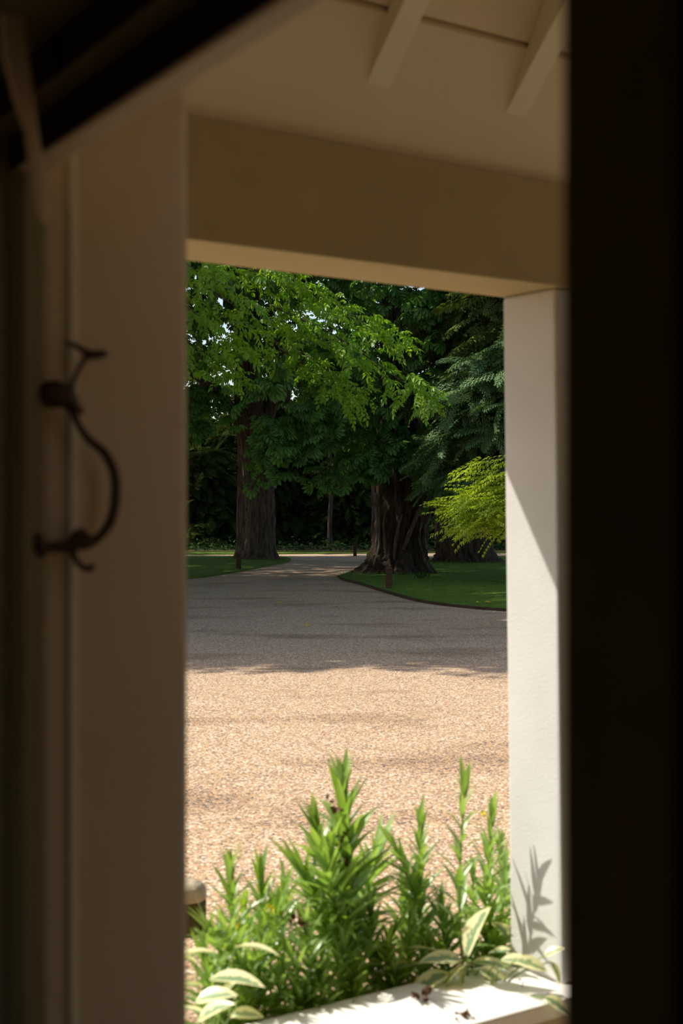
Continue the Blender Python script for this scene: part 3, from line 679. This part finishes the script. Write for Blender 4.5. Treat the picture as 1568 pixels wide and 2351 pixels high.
multi('trunk', pcs, M['barkM'], t)
bt.build('foliage', M['lime'], t)

# --- dark understorey conifers and woodland behind
rs = random.Random(9)
conifers = [(470,60,4.2),(535,64,5.6),(640,65,4.6),(700,66,5.4),(790,65,5.0),(835,65,7.0),(590,67,8.0),(1010,66,6.5),(1105,61,5.0),(410,66,6.5),(740,70,9.0),(1180,66,6.5)]
for i,(px,d,hh) in enumerate(conifers):
    x = at(px,1200,d).x
    lab = 'dark evergreen understorey tree, ' + ['leftmost low one','behind the left lawn post','low and wide right of the pale trunk','between pale trunk and slender trunk','just right of the slender trunk','directly left of the fluted trunk','tall behind the pale trunk','behind the gap right of the fluted trunk','behind the wide ridged trunk','at the left edge of the opening','tallest in the middle of the wood','at the right edge behind the pillar'][i]
    t = thing('evergreen_tree', lab, 'tree', Vector((x,d,.05)))
    multi('trunk', [branch([(x,d,0),(x,d,hh*.5),(x,d,hh)],[.12,.09,.03],seg=8)], M['barkRed'], t)
    bt = Batch(); z = .35
    while z < hh:
        R = (1.9*(1-z/hh)+.35)*(1.15 if hh<6 else 1.3)
        for k in range(5):
            a = rs.uniform(0,6.28); bough(bt, TY, (x,d,z+rs.uniform(-.1,.1)), (math.cos(a),math.sin(a)-.3,0.05), R, R*.5, int(14+8*R), 1.35, .18, .1, 1.0)
        z += .42
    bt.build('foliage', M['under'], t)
wl = [(330,76),(460,74),(560,80),(660,76),(750,82),(850,76),(950,80),(1050,75),(1160,78),(1280,74)]
for i,(px,d) in enumerate(wl):
    x = at(px,1200,d).x
    t = thing('woodland_tree', 'tall dark woodland tree far back, ' + ['beyond the left edge','first from the left in the opening','over the pale trunk','right of the pale trunk','over the slender trunk','left of the fluted trunk','over the fluted trunk','right of the fluted trunk','behind the cypress','behind the pillar'][i], 'tree', Vector((x,d,.05)))
    multi('trunk', [branch([(x,d,0),(x,d,5),(x,d,11)],[.3,.24,.1],seg=10)], M['barkRed'], t)
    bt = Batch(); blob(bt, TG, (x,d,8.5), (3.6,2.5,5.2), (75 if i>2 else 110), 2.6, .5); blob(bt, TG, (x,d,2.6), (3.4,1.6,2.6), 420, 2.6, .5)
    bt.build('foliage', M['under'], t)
# boundary hedge closing the wood
bt = Batch(); n=3600; P = np.stack([rng.uniform(-26,30,n), rng.uniform(92,95,n), rng.uniform(0,1,n)**.8*7.5],1)
bt.add(TG[0], P, rng.normal(size=(n,3))*np.array([1,.5,.4]), rng.normal(0,.8,n), rng.uniform(3,5,n))
tag(bt.build('boundary_hedge', M['under']), 'dark hedge closing the far side of the wood', 'hedge')
# ivy along the far verge
bt = Batch(); n=2600; v,q = simple_leaf(.11,.1,.1); P = np.stack([rng.uniform(-9,10,n), rng.uniform(53.6,56.5,n), np.abs(rng.normal(.05,.16,n))+.05],1)
bt.add((v,q,np.full(6,.5)), P, np.stack([rng.normal(size=n),rng.normal(size=n)-.5,rng.normal(size=n)*.5],1), rng.normal(0,.5,n), rng.uniform(.7,1.6,n))
tag(bt.build('ivy', M['ivy']), 'ivy and low weeds along the far edge of the drive', 'ivy', kind='stuff')
grass(smL, 9000, .09, 'short grass of the left lawn', -6,0,32,50)
grass(smR, 42000, .085, 'short grass of the right lawn', -.3,7,21,49)
vg = [(-60,50.2),(-4,50.6),(0,51.8),(3,52.6),(60,52.6),(60,53.8),(-60,53.8)]
grass(vg, 9000, .08, 'grass verge beyond the drive', -9,10,50,54)
o = plane_poly('grass_verge', vg, .03, .1, M['lawn']); struct(o,'narrow grass verge beyond the drive','verge')
# clump of strappy leaves at the foot of the fluted trunk
bt = Batch(); c = gp(968,1333)
lv,lq,le = ribbon_leaf(1,.07,4,.9,.2)
n=26; an = rng.uniform(0,6.28,n)
bt.add((lv,lq,np.full(len(lv),.5)), np.tile(np.array([c.x,c.y,.03]),(n,1))+rng.normal(0,.06,(n,3))*[1,1,0], np.stack([np.cos(an)*.7,np.sin(an)*.7,np.ones(n)],1), np.zeros(n), rng.uniform(.2,.36,n))
tag(bt.build('strap_leaf_plant', M['ivy']), 'tuft of strappy leaves at the foot of the fluted trunk', 'plant')

# ------------------------------------------------------------------ bollards on the lawn edges
def bollard(px, py, w_, label):
    p = gp(px,py); d_ = p.y; s = w_*d_/F/2; hh = .455
    t = thing('wooden_post', label, 'post', p, None)
    V=[];Fc=[]
    prof = [(1,0),(1,hh-.07),(.93,hh-.065),(.93,hh-.055),(1,hh-.05),(1,hh-.012),(.8,hh)]
    for i,(k,z) in enumerate(prof):
        V += [(p.x-s*k,p.y-s*k,z),(p.x+s*k,p.y-s*k,z),(p.x+s*k,p.y+s*k,z),(p.x-s*k,p.y+s*k,z)]
        if i:
            q=4*i; Fc += [(q-4+j,q-4+(j+1)%4,q+(j+1)%4,q+j) for j in range(4)]
    Fc += [(3,2,1,0),tuple(4*(len(prof)-1)+j for j in range(4))]
    o = mesh_from('post_shaft', V, Fc, M['post'], parent=t); fix_normals(o.data); bevel(o,.004)
bollard(893,1355,15,'square reddish wooden post in front of the dark fluted trunk')
bollard(548,1309,11,'square dark wooden post in front of the pale trunk')
bollard(815,1277,8,'small far wooden post beyond the bend of the drive')
# round weathered post near the porch
p = at(425,2045,5.15); base = Vector((p.x,p.y,0))
t = thing('timber_post', 'short round weathered post behind the plants at the lower left', 'post', base)
rr = .075; zt = p.z+.03
V=[];Fc=[];sg=28
for i,(k,z) in enumerate([(1,0),(1.02,zt-.09),(1.0,zt-.06),(1.04,zt-.05),(1.0,zt-.02),(.8,zt),(.4,zt+.008)]):
    for j in range(sg):
        a=2*math.pi*j/sg; q_=rr*k*(1+.03*math.sin(7*a)); V.append((p.x+q_*math.cos(a),p.y+q_*math.sin(a),z))
    if i:
        for j in range(sg): Fc.append(((i-1)*sg+j,(i-1)*sg+(j+1)%sg,i*sg+(j+1)%sg,i*sg+j))
cut = 2*sg
mesh_from('shaft', V[:3*sg], [f for f in Fc if max(f)<3*sg], M['mossy'], True, t)
V2 = V[2*sg:]; F2=[tuple(i-2*sg for i in f) for f in Fc if min(f)>=2*sg]+[tuple(4*sg+j for j in range(sg))]
mesh_from('cap', V2, F2, M['weather'], True, t)

# fallen yellow leaves
def flat_leaf(name, loc, s, label, mat='dryleaf', cat='leaf', tilt=.2):
    lv,lq,le = ribbon_leaf(1,.5,5,.5,.25)
    bt = Batch(); a = rng.uniform(0,6.28); bt.add((lv,lq,np.full(len(lv),.5)), np.array([[loc[0],loc[1],loc[2]]]), np.array([[math.cos(a),math.sin(a),tilt]]), np.array([.3]), np.array([s]))
    o = bt.build(name, M[mat], smooth=True); tag(o, label, cat); return o
for px,py,l in [(635,1385,'yellow fallen leaf on the gravel level with the dark lawn edge'),(775,1395,'yellow fallen leaf on the gravel in the middle of the drive'),(697,1437,'nearest yellow fallen leaf on the shaded gravel')]:
    q = gp(px,py,.008); flat_leaf('fallen_leaf', q, .12, l)
for px,py,l in [(1095,1393,'left one of the pair of yellow leaves on the right lawn'),(1112,1392,'right one of the pair of yellow leaves on the right lawn')]:
    q = gp(px,py,.07); flat_leaf('fallen_leaf', q, .13, l)

# ================================================================== PLANTS BY THE LEDGE
LR = [ribbon_leaf(1,.175,6,b,.35,.62) for b in (.15,.45,.8)]
def spurge(label, apex, base, n, leaf, spread=1.0, mat='euph', cat='plant', top=.10, side=()):
    """upright stem with narrow leaves in a spiral; side = extra shoots (apex, from_t, n)"""
    apex = Vector(apex); base = Vector(base)
    t = thing('leafy_plant', label, cat, base)
    stems=[]; bt=Batch(); fb=Batch(); db=Batch()
    def shoot(b0, a1, n, leaf, r0, topk=.10):
        mid = b0.lerp(a1,.5)+Vector((random.uniform(-.02,.02),random.uniform(-.02,.02),0))
        S = spline([b0,mid,a1],8); Ln = (a1-b0).length
        stems.append(tube('s',S,[r0*(1-.6*i/(len(S)-1)) for i in range(len(S))],None,seg=8))
        P=[];Dd=[];Sc=[];ix=[]
        for i in range(n):
            u = 1-(1-(i+.5)/n)**1.0; u = .12+.88*u**.85
            f = u*(len(S)-1); k=min(int(f),len(S)-2); p = S[k].lerp(S[k+1],f-k); ax=(S[k+1]-S[k]).normalized()
            a = i*2.39996+random.uniform(-.25,.25)
            out = Vector((math.cos(a),math.sin(a),0)); out = (out-ax*out.dot(ax)).normalized()
            el = (0.34+ (1-u)*.85)*spread if u<.9 else .20*spread
            if u < .35: el = min(1.6, el+.25)
            dv = ax*math.cos(el)+out*math.sin(el)
            P.append(p); Dd.append(dv); Sc.append((1.5 if u>.9 else 1.22)*leaf*(.62+.5*math.sin(math.pi*min(1,.15+u*.8)))*random.uniform(.75,1.15)); ix.append(0 if u>.85 else random.choice((0,1,2,1)))
        P=np.array(P);Dd=np.array(Dd);Sc=np.array(Sc);ix=np.array(ix); br=np.clip(rng.normal(.5,.25,n),0,1)
        for k in range(3):
            m_=ix==k
            v,q,e = LR[k]; bt.add((v,q,np.full(len(v),.5)), P[m_],Dd[m_],rng.normal(0,.25,m_.sum()),Sc[m_],br[m_])
    shoot(base, apex, n, leaf, .006)
    for (sa, ft, sn_) in side:
        shoot(base.lerp(apex,ft), Vector(sa), sn_, leaf*.9, .004)
    multi('stem', stems, M['stem'], t)
    bt.build('leaves', M[mat], t, smooth=True)
    v,q = simple_leaf(.022,.018,.3); T1=(v,q,np.full(6,.5))
    return t
def pb(px, b, z):            # point over the bed: picture column, distance b across the porch, height
    rx=(px-784)/F; dpt = b/(B.y+B.x*rx); return Vector((rx*dpt,dpt,z))
def pz(px, py, b):
    rx=(px-784)/F; dpt = b/(B.y+B.x*rx); return Vector((rx*dpt,dpt,H+(1175.5-py)/F*dpt))
spurge('tallest bushy green plant in the middle of the bed', pz(787,1822,3.45), pb(815,3.40,.0), 98, .14, 1.0, side=[(pz(722,1905,3.42),.25,62),(pz(690,2000,3.4),.15,50),(pz(868,1960,3.5),.3,40),(pz(745,1990,3.3),.3,40)])
spurge('slender tall plant with sparse leaves left of the pillar', pz(1066,1808,3.20), pb(1072,3.25,0), 34, .105, .95)
spurge('green plant between the tallest one and the slender one', pz(965,1895,3.42), pb(985,3.4,0), 60, .095, .9, side=[(pz(905,1940,3.42),.3,36),(pz(930,1990,3.5),.3,30)])
spurge('yellowish tipped plant touching the pillar edge', pz(1132,1868,3.28), pb(1120,3.27,0), 50, .085, .9, side=[(pz(1160,1990,3.34),.35,26)])
spurge('leafy plant with yellow flowers at the lower left', pz(530,2010,3.42), pb(565,3.38,0), 70, .10, 1.1, side=[(pz(470,2120,3.4),.3,26),(pz(515,2130,3.3),.3,26)])
spurge('second leafy plant at the lower left, right of the flowering one', pz(598,2022,3.5), pb(610,3.42,0), 64, .095, 1.0, side=[(pz(640,2090,3.4),.3,26)])
spurge('low bushy plant in front of the tallest one', pz(700,2130,3.30), pb(715,3.28,0), 64, .09, 1.1, side=[(pz(650,2170,3.28),.3,24)])
spurge('low plant right of the tallest one', pz(850,2090,3.36), pb(860,3.32,0), 64, .085, 1.1, side=[(pz(905,2140,3.32),.3,24)])
spurge('low plant at the foot of the slender one', pz(1010,2080,3.33), pb(1015,3.3,0), 52, .085, 1.0, side=[(pz(1050,2120,3.3),.3,22)])
spurge('yellow green plant at the foot of the pillar', pz(1122,2060,3.30), pb(1112,3.29,0), 52, .08, 1.0, mat='euphl', side=[(pz(1160,2110,3.29),.3,20)])
spurge('low plant at the lower left corner of the bed', pz(470,2200,3.32), pb(480,3.3,0), 50, .09, 1.1, side=[(pz(520,2190,3.3),.3,20)])
spurge('fine leaved low plant at the bottom of the bed', pz(600,2190,3.30), pb(610,3.28,0), 60, .085, 1.1, side=[(pz(560,2220,3.28),.3,24),(pz(650,2230,3.27),.3,24)])
spurge('small dark green plant right of the bushy low one', pz(790,2170,3.29), pb(795,3.28,0), 56, .08, 1.1, side=[(pz(840,2200,3.27),.3,24)])
spurge('small plant behind the variegated leaves', pz(945,2120,3.33), pb(950,3.3,0), 50, .08, 1.1)
rp_ = random.Random(3)
low = [(560,2090,3.55),(655,2040,3.55),(760,2060,3.55),(820,2010,3.55),(930,2060,3.5),(890,2180,3.3),(1085,2010,3.45),(1150,1950,3.5),(735,2240,3.27),(680,2280,3.26),(815,2270,3.27),(985,2180,3.28),(520,2270,3.28),(905,2240,3.27),(1130,2150,3.27),(570,2310,3.27)]
where = ['behind the flowering one at lower left','left behind the tallest plant','hidden low behind the tallest plant','low right behind the tallest plant','behind the twin stems in the middle','left of the variegated shrub','behind the slender plant','behind the plant touching the pillar','below the bushy low one','lower left of the bushy low one','near the left end of the ledge','behind the upper variegated leaves','among the lower left variegated leaves','just behind the ledge dead leaf','in front of the pillar foot','at the bottom edge on the left']
for (px,py,b),wh in zip(low,where):
    spurge('short filler plant '+wh, pz(px,py,b), pb(px+rp_.uniform(-12,12),b-.02,0), 40, rp_.uniform(.075,.10), rp_.uniform(1,1.2), mat='euphl' if wh.startswith(('near','hidden low','left of','behind the flow','at the bottom')) else 'euph', side=[(pz(px+rp_.choice((-1,1))*rp_.uniform(28,45),py+rp_.uniform(30,70),b),.25,24)])
# variegated shrub
VL = ribbon_leaf(1,.52,7,.5,.3,.75,5)
def varieg(label, base, leaves, sc_v=1.55):
    t = thing('variegated_shrub', label, 'shrub', base); bt=Batch(); st=[]
    for (px,py,b,ax,az,ln,roll) in leaves:
        p = pz(px,py,b); st.append(branch([base,base.lerp(p,.6)+Vector((0,0,.03)),p],[.004,.003,.0018],seg=6))
        bt.add((VL[0],VL[1],np.full(len(VL[0]),.5)), np.array([p]), np.array([[ax,-.25,az]]), np.array([roll]), np.array([ln*sc_v])); bt.e.append(VL[2])
    multi('stems', st, M['stem'], t); bt.build('leaves', M['varieg'], t, smooth=True)
varieg('cream edged variegated shrub in front of the pillar foot', pb(1075,3.26,0.0),
    [(1072,2195,3.12,.15,.9,.11,1.3),(1060,2205,3.15,-1,.25,.085,-.3),(1070,2215,3.12,-.8,-.55,.10,.3),(1075,2212,3.12,-.35,-1,.085,.5),(1030,2235,3.15,-1,-.3,.10,-.2),(1085,2210,3.18,1,.1,.08,.1),
     (1100,2225,3.12,1,-.45,.085,.3),(1010,2190,3.25,-.9,.5,.07,.2),(1120,2190,3.22,1,.3,.08,.0),(1150,2205,3.0,1,.1,.075,.2),(1185,2205,2.90,1,-.1,.06,.5),(1250,2195,2.88,.6,.5,.04,.5),(1262,2208,2.87,.7,-1,.045,.2),(1250,2290,2.87,1,-.45,.06,.4),
     (1165,2150,3.22,-.4,.6,.06,.5),(965,2215,3.25,-1,.1,.08,0),(1000,2262,3.2,.5,-.4,.06,.0)])
varieg('cream edged variegated leaves at the lower left of the bed', pb(470,3.24,0.0),
    [(500,2190,3.15,-1,.25,.10,.2),(540,2175,3.15,1,.15,.10,-.2),(480,2250,3.1,1,.2,.12,.1),(470,2265,3.1,-1,.3,.10,.2),(450,2300,3.05,.8,.4,.09,.4),(500,2310,3.05,.3,.8,.07,.8),(470,2330,3.05,-.6,.4,.09,.3),(530,2330,3.05,.9,.2,.07,.4),(450,2215,3.15,-.8,.6,.09,.3),(455,2345,3.0,.5,.5,.09,.5)], 1.25)
# yellow flower heads standing free among the leaves, dried heads, litter on the ledge
def cluster(name, loc, n, r, s, mat, label, cat):
    v,q = simple_leaf(1,.8,.3); bt=Batch(); P=np.array(loc)+rng.normal(0,r,(n,3)); bt.add((v,q,np.full(6,.5)),P,rng.normal(size=(n,3))+[0,0,.3],rng.uniform(0,3,n),rng.uniform(.7,1.2,n)*s)
    return tag(bt.build(name, M[mat]), label, cat)
for px,py,b,l in [(625,2088,3.42,'small yellow flower head above the lower left plants'),(556,2130,3.38,'yellow flower head below the topmost one at lower left'),(530,2160,3.35,'lowest small yellow flower at lower left'),(1120,1870,3.34,'yellow flower head in the plant touching the pillar'),(730,2335,3.24,'yellow flower at the left end of the ledge'),(645,2350,3.24,'yellow flower at the bottom edge')]:
    cluster('yellow_flower', pz(px,py,b), 9, .006, .016, 'flower', l, 'flower')
for px,py,b,l,k in [(792,1990,3.4,'dried brown flower spike on the tallest plant',26),(786,1925,3.42,'small dark withered bud high on the tallest plant',12),(680,2105,3.32,'curled brown dead leaf left of the tallest plant',14),(765,1855,3.40,'pale withered tip near the top of the tallest plant',10)]:
    cluster('dried_flower', pz(px,py,b), k, .010, .022, 'dry', l, 'dried flower')
def onledge(px,py):
    dpt = (H-.176)*F/(py-1175.5); return Vector(((px-784)/F*dpt,dpt,.186))
for px,py,l in [(972,2298,'curled brown dead leaf at the back of the white ledge'),(1062,2335,'larger curled brown dead leaf near the ledge front'),(1195,2268,'tiny dark scrap on the ledge by the pillar foot')]:
    cluster('dead_leaf', onledge(px,py), 10 if px<1190 else 4, .009, .026 if px<1190 else .014, 'dry', l, 'dead leaf')
bed = prism('planting_bed', [(3.24,0),(3.62,0),(3.60,.03),(3.24,.045)], lambda e,p,q: ab(e,p,q), .3, 4.6, M['soil']); struct(bed,'narrow soil bed in front of the plinth','bed')
